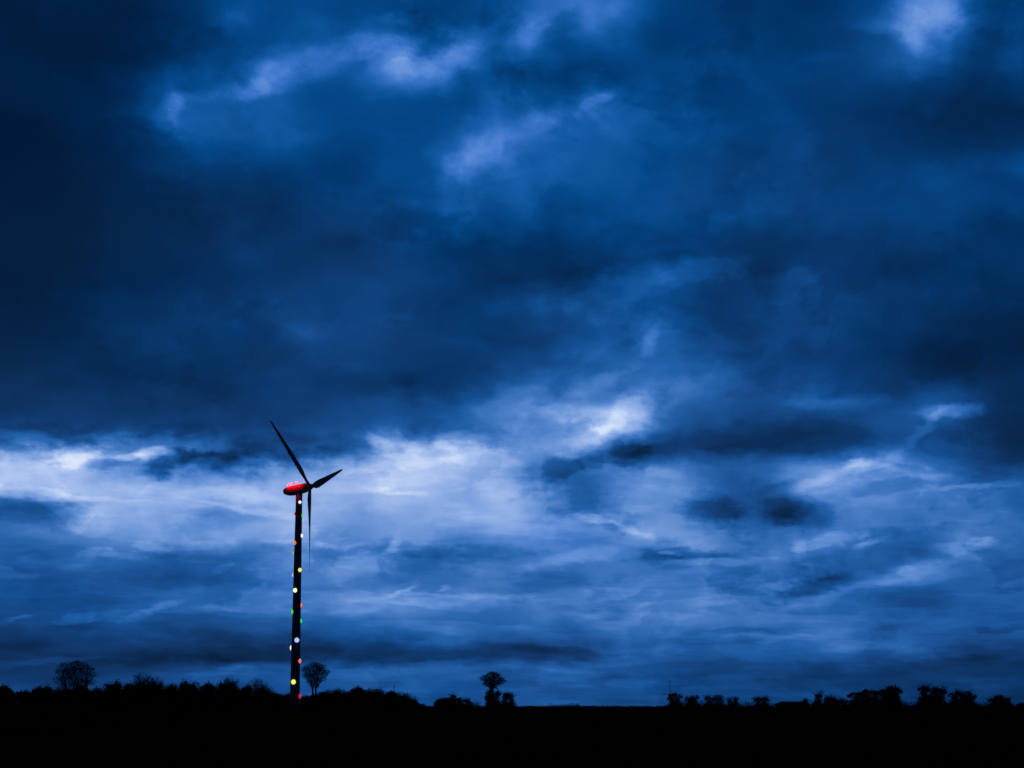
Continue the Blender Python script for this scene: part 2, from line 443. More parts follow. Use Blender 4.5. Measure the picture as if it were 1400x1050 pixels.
def ground():
    V, Fc = [], []
    rs = [0, 4, 9, 16, 26, 40, 60, 90, 140, 220, 310, 330, 350, 370, 390, 410, 430, 450, 470, 490, 510, 540, 800, 1300, 2400, 5000, 11000, 26000]
    n = 720
    V.append((0, 0, 0))
    for r in rs[1:]:
        for i in range(n):
            t = 2 * math.pi * i / n
            x, y = r * math.sin(t), r * math.cos(t)
            V.append((x, y, field_z(x, y)))
    for i in range(n):
        Fc.append((0, 1 + (i + 1) % n, 1 + i))
    for a in range(len(rs) - 2):
        for i in range(n):
            j = (i + 1) % n
            Fc.append((1 + a*n + i, 1 + a*n + j, 1 + (a+1)*n + j, 1 + (a+1)*n + i))
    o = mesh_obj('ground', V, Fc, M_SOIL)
    tag(o, 'dark ploughed field reaching to the flat horizon', 'ground', kind='structure')
ground()

def wheel_track(x0, x1, bend):
    V, Fc = [], []
    n = 60
    for side in (-.9, .9):
        k = len(V)
        for i in range(n + 1):
            t = i / n
            y = 14 + 380 * t ** 1.6
            x = x0 + (x1 - x0) * t + bend * math.sin(t * math.pi) + side
            for j, (w, z) in enumerate(((-.42, .02), (-.24, .10), (0, .045), (.24, .10), (.42, .02))):
                zz = field_z(x, y)
                V.append((x + w, y, zz + z + .06))
        for i in range(n):
            for j in range(4):
                a = k + i * 5 + j
                Fc.append((a, a + 1, a + 6, a + 5))
    o = mesh_obj('wheel_track', V, Fc, M_TRACK)
    tag(o, kind='structure')
    return o
wheel_track(-2.6, -62, -3)
wheel_track(-5.5, -84, -4)

def crop():
    rnd = random.Random(5)
    V, Fc = [], []
    for row in range(-60, 61):
        for i in range(90):
            y = 5 + 70 * rnd.random() ** 1.4
            x = row * .45 + rnd.uniform(-.08, .08)
            if abs(x) > y * .4 + 2: continue
            z = field_z(x, y) - .02
            for b in range(3):
                a = rnd.uniform(0, 6.28); h = rnd.uniform(.10, .22); l = rnd.uniform(.02, .10)
                k = len(V); w = .008
                V += [(x - w * math.sin(a), y + w * math.cos(a), z), (x + w * math.sin(a), y - w * math.cos(a), z),
                      (x + l * math.cos(a), y + l * math.sin(a), z + h)]
                Fc.append((k, k + 1, k + 2))
    o = mesh_obj('crop', V, Fc, M_CROP)
    tag(o, 'short winter crop sprouting in rows across the near field', 'crop', kind='stuff')
crop()

# ------------------------------------------------------------------ trees and hedges
def dendrite(pts, root, bf):
    pts = np.array(pts); n = len(pts)
    nodes = [np.array(root, float)]; par = [-1]
    best = np.linalg.norm(pts - root, axis=1); bp = np.zeros(n, int)
    plen = [0.0]; alive = np.ones(n, bool); dist = best.copy()
    for _ in range(n):
        c = np.where(alive, best, 1e9); i = int(c.argmin())
        alive[i] = False
        nodes.append(pts[i]); par.append(int(bp[i])); plen.append(plen[bp[i]] + dist[i])
        d = np.linalg.norm(pts - pts[i], axis=1)
        cost = d + bf * plen[-1]
        m = cost < best
        best[m] = cost[m]; dist[m] = d[m]; bp[m] = len(nodes) - 1
    return np.array(nodes), par

def hw_at(prof, z):
    return float(np.interp(z, [p[0] for p in prof], [p[1] for p in prof]))

def crown_points(rnd, prof, n, shell=.42, sx=1.0, cx=lambda z: 0.0):
    z0, z1 = prof[0][0], prof[-1][0]; out = []
    wmax = max(p[1] for p in prof)
    while len(out) < n:
        z = rnd.uniform(z0, z1); w = hw_at(prof, z)
        if rnd.random() > (w / wmax) ** 1.3 + .03: continue
        a = rnd.uniform(0, 2 * math.pi)
        lump = math.sin(a * 3 + z * 1.1 + wmax * 7) + math.sin(a * 5 - z * 1.9 + wmax * 3) * .8 + math.sin(z * 2.6 + a)
        if lump < -.5 and rnd.random() < .7: continue
        r = w * (1 + .09 * lump) * rnd.random() ** shell * (1 + .05 * rnd.gauss(0, 1))
        out.append((cx(z) + sx * r * math.cos(a), r * math.sin(a) * .9, z))
    return out

def bare_tree(name, loc, prof, n, seed, bf=.5, stems=((0, 0),), rt=.35, shell=.42, twl=.8, twn=4, cx=lambda z: 0.0, trunk_h=None, twr=.018):
    rnd = random.Random(seed)
    P = crown_points(rnd, prof, n, shell, cx=cx)
    root = empty(name, loc)
    TV, TF, CV, CF = [], [], [], []
    th = trunk_h or prof[0][0]
    groups = [[] for _ in stems]
    for p in P:
        k = min(range(len(stems)), key=lambda i: abs(p[0] * .55 - stems[i][0]) + abs(p[1] * .5 - stems[i][1]))
        groups[k].append(p)
    for (sx, sy), G in zip(stems, groups):
        if not G: continue
        chain = [(sx + (cx(th) * i / 4) + .06 * rnd.gauss(0, 1), sy, -.2 + (th + .2) * i / 4) for i in range(1, 5)]
        pts = chain + G
        nodes, par = dendrite(pts, (sx * .75, sy * .75, -.2), bf)
        m = len(nodes); tips = np.zeros(m); hasch = np.zeros(m, bool)
        for i in range(1, m): hasch[par[i]] = True
        for i in range(m - 1, 0, -1):
            if not hasch[i]: tips[i] += 1
            tips[par[i]] += tips[i]
        tot = tips[0]
        rad = np.maximum(rt * (tips / tot) ** .52, .022)
        for i in range(1, m):
            a, b = nodes[par[i]], nodes[i]
            r0 = min(rad[par[i]], rad[i] * 1.5); r1 = rad[i]
            if r1 > rt * .22: tube(TV, TF, a, b, r0, r1, 8, False)
            else: tube(CV, CF, a, b, r0, r1, 4 if r1 > .04 else 3, False)
            if not hasch[i] or rnd.random() < .5:
                d = Vector(b) - Vector(a)
                if d.length < 1e-5: continue
                d.normalize()
                for _ in range(twn):
                    e = (d * .8 + Vector((rnd.gauss(0, .6), rnd.gauss(0, .6), rnd.gauss(.25, .5)))).normalized()
                    q = Vector(b) + e * twl * rnd.uniform(.5, 1.2)
                    tube(CV, CF, b, q, twr, twr * .6, 3, False)
    mesh_obj('trunk', TV, TF, M_BARK, root, True)
    mesh_obj('crown', CV, CF, M_TWIG, root)
    return root

def leaf_cloud(V, Fc, rnd, lumps, dens, size):
    for (c, r) in lumps:
        n = int(dens * (r[0] * r[2] + r[0] * r[1] + r[1] * r[2]))
        for _ in range(n):
            v = Vector((rnd.gauss(0, 1), rnd.gauss(0, 1), rnd.gauss(0, 1)))
            v.normalize(); q = rnd.random() ** .5 * (1 + .15 * rnd.gauss(0, 1))
            p = Vector((c[0] + v.x * r[0] * q, c[1] + v.y * r[1] * q, c[2] + v.z * r[2] * q))
            if p.z < 0: continue
            s = size * rnd.uniform(.5, 1.3)
            a = Vector((rnd.gauss(0, 1), rnd.gauss(0, 1), rnd.gauss(0, 1))).normalized()
            b = a.orthogonal().normalized()
            b.rotate(Matrix.Rotation(rnd.uniform(0, 6.28), 3, a))
            k = len(V)
            V += [p + a * s * .5, p + b * s * .32, p - a * s * .5, p - b * s * .32]
            Fc.append((k, k + 1, k + 2, k + 3))

def bush(name, loc, w, h, seed, spiky=.4, dens=60, size=.36, skirt=True, lumps=None, twigs=None):
    """leafy shrub or small tree: w wide, h tall, standing on the ground at loc"""
    rnd = random.Random(seed)
    root = empty(name, loc)
    V, Fc, T, TF = [], [], [], []
    if lumps is None:
        lumps = []
        for i in range(9):
            t = rnd.uniform(-1, 1); rr = rnd.uniform(.20, .34)
            zc = h * (1 - .34 * abs(t) ** 2.2) - rr * h * rnd.uniform(.7, 1.3)
            lumps.append(((t * w * .36, rnd.uniform(-.3, .3) * w, max(zc, .3)), (rr * w * .75, rr * w * .8, rr * h * .95)))
        lumps.append(((0, 0, h * .36), (w * .42, w * .38, h * .42)))
        if skirt: lumps.append(((0, 0, h * .2), (w * .5, w * .4, h * .24)))
    leaf_cloud(V, Fc, rnd, lumps, dens, size)
    for i in range(twigs if twigs is not None else int(90 + 160 * spiky)):
        (c, r) = rnd.choice(lumps)
        v = Vector((rnd.gauss(0, .7), rnd.gauss(0, .7), abs(rnd.gauss(.3, .8)))).normalized()
        p = Vector(c) + Vector((v.x * r[0], v.y * r[1], v.z * r[2])) * .75
        l = (.5 + spiky * 1.4) * rnd.uniform(.5, 1.2)
        q = p + (v + Vector((0, 0, .4))).normalized() * l
        tube(V, Fc, p, q, .035, .018, 3, False)
        for _ in range(3):
            g = p.lerp(q, rnd.uniform(.3, .9))
            tube(V, Fc, g, g + (v + Vector((rnd.gauss(0, .7), rnd.gauss(0, .7), rnd.gauss(0, .5)))).normalized() * l * .5, .02, .012, 3, False)
    for i in range(rnd.choice((2, 3, 4))):
        a = rnd.uniform(0, 6.28); b = Vector((math.cos(a) * w * .05, math.sin(a) * w * .05, -.2))
        e = Vector((math.cos(a) * w * .22, math.sin(a) * w * .2, h * rnd.uniform(.5, .75)))
        mid = b.lerp(e, .5) + Vector((rnd.gauss(0, .2), rnd.gauss(0, .2), .2))
        tube(T, TF, b, mid, .028 * h, .02 * h, 7, False); tube(T, TF, mid, e, .02 * h, .008 * h, 7, False)
    mesh_obj('trunk', T, TF, M_BARK, root, True)
    mesh_obj('crown', V, Fc, M_LEAF, root)
    return root

YH = 620.0                                   # distance of the hedgerow
def px2m(dpx, Y): return dpx / F * Y * 1.005
def ground_at(px, Y):
    x, _, _ = at(px, 965, Y)
    return (x, Y, 0.0)
def h_at(py, Y): return at(700, py, Y)[2]    # height of a skyline point above the ground

# the tall bare trees
Y = 640
s = px2m(1, Y)
def zz(py): return h_at(py, Y)
t = bare_tree('bare_tree', ground_at(100, Y), [(zz(940), 14*s), (zz(934), 27*s), (zz(922), 26.5*s), (zz(914), 24*s), (zz(908), 18*s), (zz(904.5), 6*s)],
              2700, 11, .35, stems=((-2.6, 0), (-.3, .5), (1.2, -.4), (3.4, 0)), rt=.36, shell=.5, twl=.95, twn=4, trunk_h=zz(942), cx=lambda z: .25)
tag(t, 'wide bare tree with a rounded crown and several stems above the hedgerow at the left', 'tree')
Y = 600; s = px2m(1, Y)
t = bare_tree('bare_tree', ground_at(429.5, Y), [(zz(941), 5*s), (zz(932), 11*s), (zz(924), 17*s), (zz(916), 19*s), (zz(910), 13*s), (zz(907), 5*s)],
              2000, 12, .5, stems=((-.5, 0), (.5, .3)), rt=.30, shell=.5, twl=.9, twn=4, trunk_h=zz(948))
tag(t, 'vase shaped bare tree standing just right of the turbine tower', 'tree')
Y = 630; s = px2m(1, Y)
t = bare_tree('flat_topped_tree', ground_at(673, Y), [(zz(942), 4*s), (zz(938), 8*s), (zz(934), 15*s), (zz(929), 16*s), (zz(924), 12*s), (zz(919.5), 5*s)],
              1050, 13, .3, stems=((-.3, 0), (.4, .2)), rt=.34, shell=.5, twl=.75, twn=6, trunk_h=zz(947), twr=.026)
tag(t, 'lone umbrella shaped tree with a dense flat crown on a thin trunk in mid horizon', 'tree')
Y = 640; s = px2m(1, Y)
t = bare_tree('bare_tree', ground_at(351, Y), [(zz(946), 8*s), (zz(940), 13*s), (zz(935), 15*s), (zz(931), 10*s), (zz(929), 4*s)],
              480, 14, .5, stems=((-.6, 0), (.6, .2)), rt=.2, shell=.55, twl=.8, twn=3, trunk_h=zz(950))
tag(t, 'small thin bare tree poking out of the hedgerow left of the turbine', 'tree')

# hedgerow trees: (px, width px, top py, kind)
protos = []
def proto_bush(k):
    return bush('hedgerow_tree', (0, 0, 0), 8.0, 7.0, 100 + k, spiky=(.1, .3, .9, .2, .6, 1.1)[k])
LEFT = [(-2,30,937,0),(8,18,939,1),(32,24,943,3),(50,26,940,1),(68,24,938,0),(86,26,938,3),(108,28,938,1),(128,24,940,0),
        (148,26,934,3),(163,24,931,0),(180,24,936,1),(198,28,929,5),(214,22,934,2),(230,22,937,1),(247,26,931,0),(263,24,932,3),(281,26,935,1),
        (300,28,931,4),(318,24,934,5),(336,20,938,1),(356,24,939,2),(374,24,946,3),(392,22,949,1)]
MID = [(414,22,951,0),(432,26,950,1),(448,26,943,3),(466,26,942,0),(486,28,940,1),(504,26,941,3),(522,28,942,0),(538,20,946,1),(552,22,950,5),(564,16,956,3),(574,12,961,0)]
first = {}
def place(px, w, top, k, Y, label, group=None, name='hedgerow_tree'):
    W = px2m(w, Y) * 1.6; H = h_at(top, Y) * 1.0
    if k not in first:
        o = proto_bush(k); first[k] = o; c = o; fresh = True
    else:
        c = copy_tree(first[k])
    c.location = ground_at(px, Y)
    c.scale = (W / 8.0, W / 8.0, H / 7.0)
    c.rotation_euler = (0, 0, (0, math.pi)[random.Random(int(px * 7)).randint(0, 1)] + random.Random(int(px)).uniform(-.3, .3))
    for key in ('group',):
        if key in c.keys(): del c[key]
    tag(c, label, 'tree', group)
    return c
rr = random.Random(3)
ORD = ['first', 'second', 'third', 'fourth', 'fifth', 'sixth', 'seventh', 'eighth', 'ninth', 'tenth', 'eleventh', 'twelfth', 'thirteenth', 'fourteenth', 'fifteenth', 'sixteenth', 'seventeenth']
def look(w, k):
    return ('broad' if w >= 26 else 'narrow' if w < 22 else 'medium') + (' smooth rounded', ' rounded', ' spiky', ' smooth low', ' ragged', ' spiky half bare')[k]
near = [a for a in LEFT if a[0] > 128][::-1]
for (px, w, top, k) in LEFT:
    Y = YH + rr.uniform(-12, 18)
    if px == -2: lab, g = 'tallest dark leafy tree cut off by the left edge', 'trees at the left edge'
    elif px == 8: lab, g = 'small dark tree sloping down beside the one cut off by the left edge', 'trees at the left edge'
    elif px <= 128:
        lab = {32: 'low smooth hedgerow tree just right of the gap near the left edge', 50: 'rounded hedgerow tree between the gap and the wide bare tree',
               68: 'rounded hedgerow tree touching the left side of the wide bare tree', 86: 'low hedgerow tree under the left half of the wide bare tree',
               108: 'low hedgerow tree under the right half of the wide bare tree', 128: 'rounded hedgerow tree touching the right side of the wide bare tree'}[px]
        g = 'hedgerow trees around the wide bare tree'
    else:
        n = near.index((px, w, top, k))
        lab, g = '%s hedgerow tree, %s to the left of the turbine tower' % (look(w, k), ORD[n]), 'hedgerow trees left of the turbine'
    place(px, w, top, k, Y, lab, g)
for n, (px, w, top, k) in enumerate(MID):
    Y = YH + rr.uniform(-12, 18)
    place(px, w, top, k, Y, '%s hedgerow tree, %s to the right of the turbine tower' % (look(w, k), ORD[n]), 'hedgerow trees right of the turbine')

def hedge(x0, x1, y0, y1, Y, seed, label, Y2=None):
    rnd = random.Random(seed)
    a = ground_at(x0, Y); b = ground_at(x1, Y2 or Y)
    L_ = b[0] - a[0]; V, Fc, T, TF = [], [], [], []
    n = max(3, int(abs(L_) / 1.6)); lumps = []
    for i in range(n):
        t = (i + .5) / n; h = h_at(y0 + (y1 - y0) * t, Y) * rnd.uniform(.86, 1.08)
        yy = ((Y2 or Y) - Y) * t
        lumps.append(((L_ * t, yy + rnd.uniform(-.3, .3), h * .5), (1.5, 1.1, h * .52)))
        for _ in range(5):
            x = L_ * t + rnd.uniform(-.8, .8)
            tube(V, Fc, (x, yy, h * .8), (x + rnd.gauss(0, .3), yy + rnd.gauss(0, .2), h * rnd.uniform(1.02, 1.22)), .025, .012, 3, False)
    leaf_cloud(V, Fc, rnd, lumps, 42, .40)
    root = mesh_obj('hedge', V, Fc, M_LEAF)
    root.location = a
    tag(root, label, 'hedge')
    return root
hedge(24, 394, 946, 950, YH - 20, 21, 'long dark field hedge left of the turbine below the hedgerow trees')
hedge(398, 560, 951, 952, YH - 20, 22, 'dark field hedge running right from the turbine base')
hedge(594, 655, 960, 958, YH + 10, 23, 'low dark hedge ending at the lone umbrella shaped tree')
hedge(750, 792, 961.5, 962, 760, 24, 'very low strip of hedge alone on the middle of the horizon')
hedge(930, 1058, 957, 959, 800, 25, 'low ragged hedge running right from the pole under its round trees')

def single(px, w, top, Y, seed, label, spiky=.3, name='round_tree', lumps=None, group=None, dens=130, cat='tree', size=.34):
    W = px2m(w, Y); H = h_at(top, Y)
    lm = None
    if lumps:      # lumps in photograph pixels: (px, py, half width, half height)
        lm = []
        rn = random.Random(seed * 7)
        for (lx, ly, a, b) in lumps:
            zc = h_at(ly, Y); A = px2m(a, Y); B = px2m(b, Y); X = px2m(lx - px, Y)
            lm.append(((X, 0, zc), (A * .66, A * .6, B * .95)))
            lm.append(((X, A * .2, zc * .5), (A * 1.1, A * .8, zc * .46)))
            lm.append(((X + rn.uniform(-.3, .3) * A, 0, zc * .3), (A * 1.5, A * .9, zc * .32)))
            for _ in range(6):
                q = rn.uniform(.15, math.pi - .15); g = rn.uniform(.16, .34)
                lm.append(((X + math.cos(q) * A * .85, rn.uniform(-.4, .4) * A, zc + math.sin(q) * B * .8), (g * A, g * A, g * B * 1.1)))
    t = bush(name, ground_at(px, Y), W, H, seed, spiky, dens, size, lumps=lm)
    tag(t, label, cat, group)
    return t
single(608, 30, 953, 640, 31, 'low dark bush in the gap between hedgerow and umbrella shaped tree', .2, 'bush', cat='bush')
single(621, 22, 950, 640, 32, 'small peaked bush left of the umbrella shaped tree', .4, 'bush', lumps=[(618,957,7,7),(628,960,9,5),(640,961,8,4)], cat='bush')
single(674, 22, 946, 628, 33, 'dense dark bush wrapped round the foot of the umbrella shaped tree', .3, 'bush', lumps=[(674,956,10,10),(669,950,5,6),(680,951,5,6)], cat='bush')
single(695, 26, 949, 640, 34, 'dark bush right of the umbrella shaped tree', .5, 'bush', lumps=[(690,956,7,8),(699,957,7,7)], cat='bush')
single(922, 24, 948, 760, 35, 'dark round tree directly right of the crossed pole', .2, lumps=[(919,957,6,8),(926,957,8,9)])
single(947, 22, 951, 760, 36, 'dark round tree, second to the right of the crossed pole', .2, lumps=[(942,959,6,7),(949,958,8,7)])
single(970, 13, 954, 790, 37, 'small ragged tree beside the second round tree right of the pole', .8, lumps=[(968,959,4,5),(973,960,4,5)])
single(982, 13, 954, 790, 38, 'small ragged tree at the start of the low hedge right of the pole', .9, lumps=[(980,959,4,5),(986,960,4,5)])
single(1002, 15, 956, 800, 39, 'faint small tree in the middle of the low ragged hedge', .9, lumps=[(999,961,5,4),(1006,961,4,4)])
single(1042, 20, 955, 760, 40, 'ragged dark tree immediately left of the low barn', .7, lumps=[(1037,960,6,5),(1046,959,6,5)])
single(1102, 10, 958, 700, 41, 'tiny bush against the right end of the low barn', .4, 'bush', lumps=[(1102,962,5,4)], cat='bush')
single(1129, 42, 951, 680, 42, 'spiky topped wide bush right of the low barn', .9, 'bush', lumps=[(1119,958,9,8),(1132,959,11,6),(1144,961,7,4)], cat='bush')
single(1154, 14, 958, 700, 43, 'little bush touching the left foot of the biggest tree clump', .5, 'bush', lumps=[(1154,962,6,4)], cat='bush')
single(1182, 46, 943, 640, 44, 'broad dark tree, left half of the biggest clump at the right', .3, 'broad_tree', lumps=[(1172,954,12,8),(1184,951,13,8),(1197,953,12,8)])
single(1219, 36, 938, 640, 45, 'taller dark tree with ragged top, right half of the biggest clump', .6, 'broad_tree', lumps=[(1212,950,11,9),(1219,946,10,8),(1226,948,8,8),(1220,957,14,8)])
single(1274, 42, 938, 640, 46, 'tall ragged tree right of the biggest clump with a thin spike on top', .8, 'broad_tree', lumps=[(1264,947,9,9),(1277,948,11,8),(1287,949,8,7),(1274,958,18,8)])
single(1316, 44, 944, 650, 47, 'rounded dark tree leaning to the right of the tall ragged tree', .5, 'broad_tree', lumps=[(1306,953,9,8),(1318,952,11,8),(1328,957,9,7)])
single(1368, 36, 951, 680, 48, 'low rounded bush near the right edge', .5, 'bush', lumps=[(1359,960,8,5),(1369,957,10,6),(1378,960,7,5)], cat='bush')
single(1398, 16, 962, 700, 49, 'tiny bush cut off by the right edge', .3, 'bush', cat='bush')

hedge(1106, 1240, 958.5, 957, 720, 27, 'low ragged hedge running behind the bushes from the barn to the biggest tree clump')
hedge(1236, 1399, 959, 961, 720, 28, 'low ragged hedge running under the last trees to the right edge')

def far_hedge():
    rnd = random.Random(9); V, Fc = [], []
    for i in range(420):
        x = -700 + i * 3.6; h = rnd.uniform(.9, 2.3)
        box(V, Fc, (x, rnd.uniform(-2, 2), h / 2), (4.4, 2.5, h), Matrix.Rotation(rnd.uniform(-.3, .3), 3, 'Z'))
    for i in range(9000):
        x = rnd.uniform(-700, 810); z = rnd.uniform(.4, 2.6) * rnd.uniform(.6, 1.1)
        p = Vector((x, rnd.uniform(-2.4, 2.4), z)); a = Vector((rnd.gauss(0, 1), rnd.gauss(0, 1), rnd.gauss(0, 1))).normalized(); b = a.orthogonal()
        k = len(V); s = .5
        V.extend([p + a * s, p + b * s, p - a * s, p - b * s]); Fc.append((k, k + 1, k + 2, k + 3))
    o = mesh_obj('far_hedgerow', V, Fc, M_LEAF)
    o.location = (0, 1900, 0)
    tag(o, 'thin dark line of hedges along the far horizon', 'hedgerow', kind='stuff')
far_hedge()

# ------------------------------------------------------------------ barn, poles
def barn():
    Y = 760; s = px2m(1, Y)
    root = empty('barn', ground_at(1083, Y), R(12))
    w, d = 40 * s, 9.0
    he, hr = h_at(962.5, Y), h_at(959.0, Y)
    V, Fc = [], []
    box(V, Fc, (0, 0, he / 2), (w * .97, d, he))
    mesh_obj('wall', V, Fc, M_WALL, root)
    V, Fc = [], []
    hx = w / 2 - 1.6
    V += [(-w/2, -d/2 - .4, he), (w/2, -d/2 - .4, he), (w/2, d/2 + .4, he), (-w/2, d/2 + .4, he), (-hx, 0, hr), (hx, 0, hr)]
    Fc += [(0, 1, 5, 4), (1, 2, 5), (2, 3, 4, 5), (3, 0, 4), (3, 2, 1, 0)]
    V = [(v[0], v[1], v[2] + .003) for v in V]
    mesh_obj('roof', V, Fc, M_ROOF, root)
    for x in (-w * .22, w * .2):
        V, Fc = [], []
        box(V, Fc, (x, -d / 2 - .03, he * .42), (2.4, .08, he * .84)); mesh_obj('door', V, Fc, M_WOOD, root)
    tag(root, 'long low barn with a shallow roof on the right of the horizon', 'barn')
barn()

def pole():
    Y = 720
    root = empty('utility_pole', ground_at(916.5, Y))
    H = h_at(930, Y); hc = h_at(948.8, Y)
    V, Fc = [], []; tube(V, Fc, (0, 0, -.3), (0, 0, H), .20, .11, 10); mesh_obj('post', V, Fc, M_WOOD, root, False)
    V, Fc = [], []; box(V, Fc, (-.7, -.2, hc), (5.6, .14, .2))
    tube(V, Fc, (-2.4, -.2, hc - .05), (0, -.2, hc - 1.2), .05, .05, 5); tube(V, Fc, (1.2, -.2, hc - .05), (0, -.2, hc - 1.2), .05, .05, 5)
    mesh_obj('crossarm', V, Fc, M_WOOD, root)
    for x in (-3.2, -1.9, -.8, .9, 1.8):
        V, Fc = [], []
        for z0, z1, r in ((0, .12, .03), (.10, .2, .09), (.2, .3, .06), (.3, .38, .08)): tube(V, Fc, (x, -.2, hc + .1 + z0), (x, -.2, hc + .1 + z1), r, r * .8, 8)
        mesh_obj('insulator', V, Fc, M_DARK, root)
    tag(root, 'tall thin pole with one crossarm beside the round trees', 'pole')
    Y = 700
    root = empty('mast', ground_at(538.5, Y))
    V, Fc = [], []; tube(V, Fc, (0, 0, -.3), (0, 0, h_at(937, Y)), .16, .10, 8); mesh_obj('post', V, Fc, M_DARK, root)
    V, Fc = [], []; tube(V, Fc, (-.6, 0, h_at(939, Y)), (.6, 0, h_at(939, Y)), .05, .05, 6); mesh_obj('crossarm', V, Fc, M_DARK, root)
    tag(root, 'short thin mast rising behind the hedgerow right of the turbine', 'mast')
pole()

# ------------------------------------------------------------------ wind turbine
TY = 530.0
TX = at(403.0, 958, TY)[0]
PXM = px2m(1, TY)
ZT = at(408, 673.5, TY)[2]
def tower_r(z):
    zb = at(403.5, 935, TY)[2]; zt = at(408.9, 686, TY)[2]
    return float(np.interp(z, [zb, zt], [6.4 * PXM, 4.5 * PXM])) if z > zb else 6.4 * PXM + (zb - z) * .01
turb = empty('wind_turbine', (TX, TY, 0))
tag(turb, 'tall wind turbine with coloured round lights up its tower and a red lit nacelle', 'wind turbine')
def ring(z, r, n=40): return [(r * math.cos(2*math.pi*i/n), r * math.sin(2*math.pi*i/n), z) for i in range(n)]
V, Fc = [], []
zs = list(np.linspace(-.3, ZT, 24))
loft(V, Fc, [ring(z, tower_r(z)) for z in zs])
for z in (ZT * .34, ZT * .68, ZT - .25):
    r = tower_r(z); loft(V, Fc, [ring(z - .06, r + .002), ring(z - .06, r + .045), ring(z + .06, r + .045), ring(z + .06, r + .002)], False)
mesh_obj('tower', V, Fc, M_PAINT, turb, True)
V, Fc = [], []; loft(V, Fc, [ring(-.3, 2.9), ring(.22, 2.9), ring(.30, 2.8)]); mesh_obj('foundation', V, Fc, M_CONC, turb)
V, Fc = [], []; box(V, Fc, (0, -tower_r(1.6) - .02, 1.75), (.9, .10, 2.0)); dr = mesh_obj('door', V, Fc, M_DARK, turb)
V, Fc = [], []; box(V, Fc, (.32, -tower_r(1.6) - .10, 1.7), (.05, .06, .22)); mesh_obj('handle', V, Fc, M_CONC, dr)
V, Fc = [], []
for i in range(3): box(V, Fc, (0, -tower_r(1) - .25 - .28 * (2 - i), .3 + .13 + .2 * i), (1.1, .3, .06))
mesh_obj('steps', V, Fc, M_DARK, turb)

YAW, TILT, CONE, PHASE = R(-21), R(8), R(-1), R(49)
LEN = 122 * PXM
nA = Vector((math.cos(YAW) * math.cos(TILT), math.sin(YAW) * math.cos(TILT), math.sin(TILT)))
upv = Vector((0, 0, 1)) - nA * nA.z; upv.normalize(); sd = nA.cross(upv)
hubw = Vector(at(424.4, 666.2, TY)); 
hub_c = hubw - Vector((TX, TY, 0))
# bring the tower axis under the nacelle: hub offset along the axis only
off = nA * ((hub_c.x) / nA.x)
hub_c = Vector((off.x, off.y, hub_c.z))
def nac_frame(t, a, b): return hub_c + nA * t + sd * a + upv * b
# nacelle: t measured from the hub centre, backwards
V, Fc = [], []
prof = [(-.55, .78, .78, 0), (-.75, 1.02, 1.10, 0), (-1.4, 1.15, 1.38, -.05), (-3.0, 1.22, 1.50, -.1), (-4.8, 1.22, 1.50, -.14), (-6.8, 1.18, 1.40, -.08),
        (-7.8, 1.04, 1.15, 0), (-8.5, .76, .82, .06), (-8.85, .35, .38, .08)]
rings = []
for (t, a, b, c) in prof:
    rg = []
    for i in range(32):
        th = 2 * math.pi * i / 32
        ca, sa = math.cos(th), math.sin(th)
        x = a * math.copysign(abs(ca) ** .75, ca); y = b * math.copysign(abs(sa) ** .8, sa)
        rg.append(nac_frame(t, x, y + c))
    rings.append(rg)
loft(V, Fc, rings)
mesh_obj('nacelle', V, Fc, M_NAC, turb, True)
V, Fc = [], []
tube(V, Fc, (0, 0, ZT - .6), (0, 0, ZT + .9), tower_r(ZT) * .98, tower_r(ZT) * .95, 32); mesh_obj('yaw_bearing', V, Fc, M_DARK, turb, True)
V, Fc = [], []
rings = []
for (t, r) in ((-.62, .80), (-.5, .92), (.1, .95), (.5, .82), (.8, .58), (.98, .3), (1.04, .08)):
    rings.append([nac_frame(t, r * math.cos(2*math.pi*i/28), r * math.sin(2*math.pi*i/28)) for i in range(28)])
loft(V, Fc, rings)
mesh_obj('hub', V, Fc, M_BLADE, turb, True)
def blade(k):
    a = PHASE + k * 2 * math.pi / 3
    rd = (upv * math.cos(a) + sd * math.sin(a)) * math.cos(CONE) + nA * math.sin(CONE); rd.normalize()
    tg = nA.cross(rd).normalized(); ax = rd.cross(tg)
    V, Fc = [], []; rings = []
    sec = [(.0, .46, .46, 80), (.03, .46, .46, 70), (.07, .62, .40, 40), (.14, 1.0, .34, 26), (.20, 1.14, .28, 20), (.32, 1.0, .21, 14),
           (.5, .78, .14, 8), (.7, .56, .09, 4), (.87, .38, .055, 2), (.96, .24, .03, 1), (1.0, .06, .012, 0)]
    for (t, c, th, tw) in sec:
        tw = R(tw - 22); rg = []
        e1 = tg * math.cos(tw) + ax * math.sin(tw); e2 = ax * math.cos(tw) - tg * math.sin(tw)
        for i in range(20):
            q = 2 * math.pi * i / 20
            x = c * math.cos(q) - (c * .35 if t > .1 else c * .35 * t / .1); y = th * math.sin(q) * (.55 + .45 * math.cos(q) if t > .1 else 1)
            pb = -.1 * t * t      # slight pre-bend
            rg.append(hub_c + rd * (.55 + t * (LEN - .55)) + e1 * x + e2 * y + nA * pb)
        rings.append(rg)
    loft(V, Fc, rings)
    mesh_obj('blade', V, Fc, M_BLADE, turb, True)
for k in range(3): blade(k)

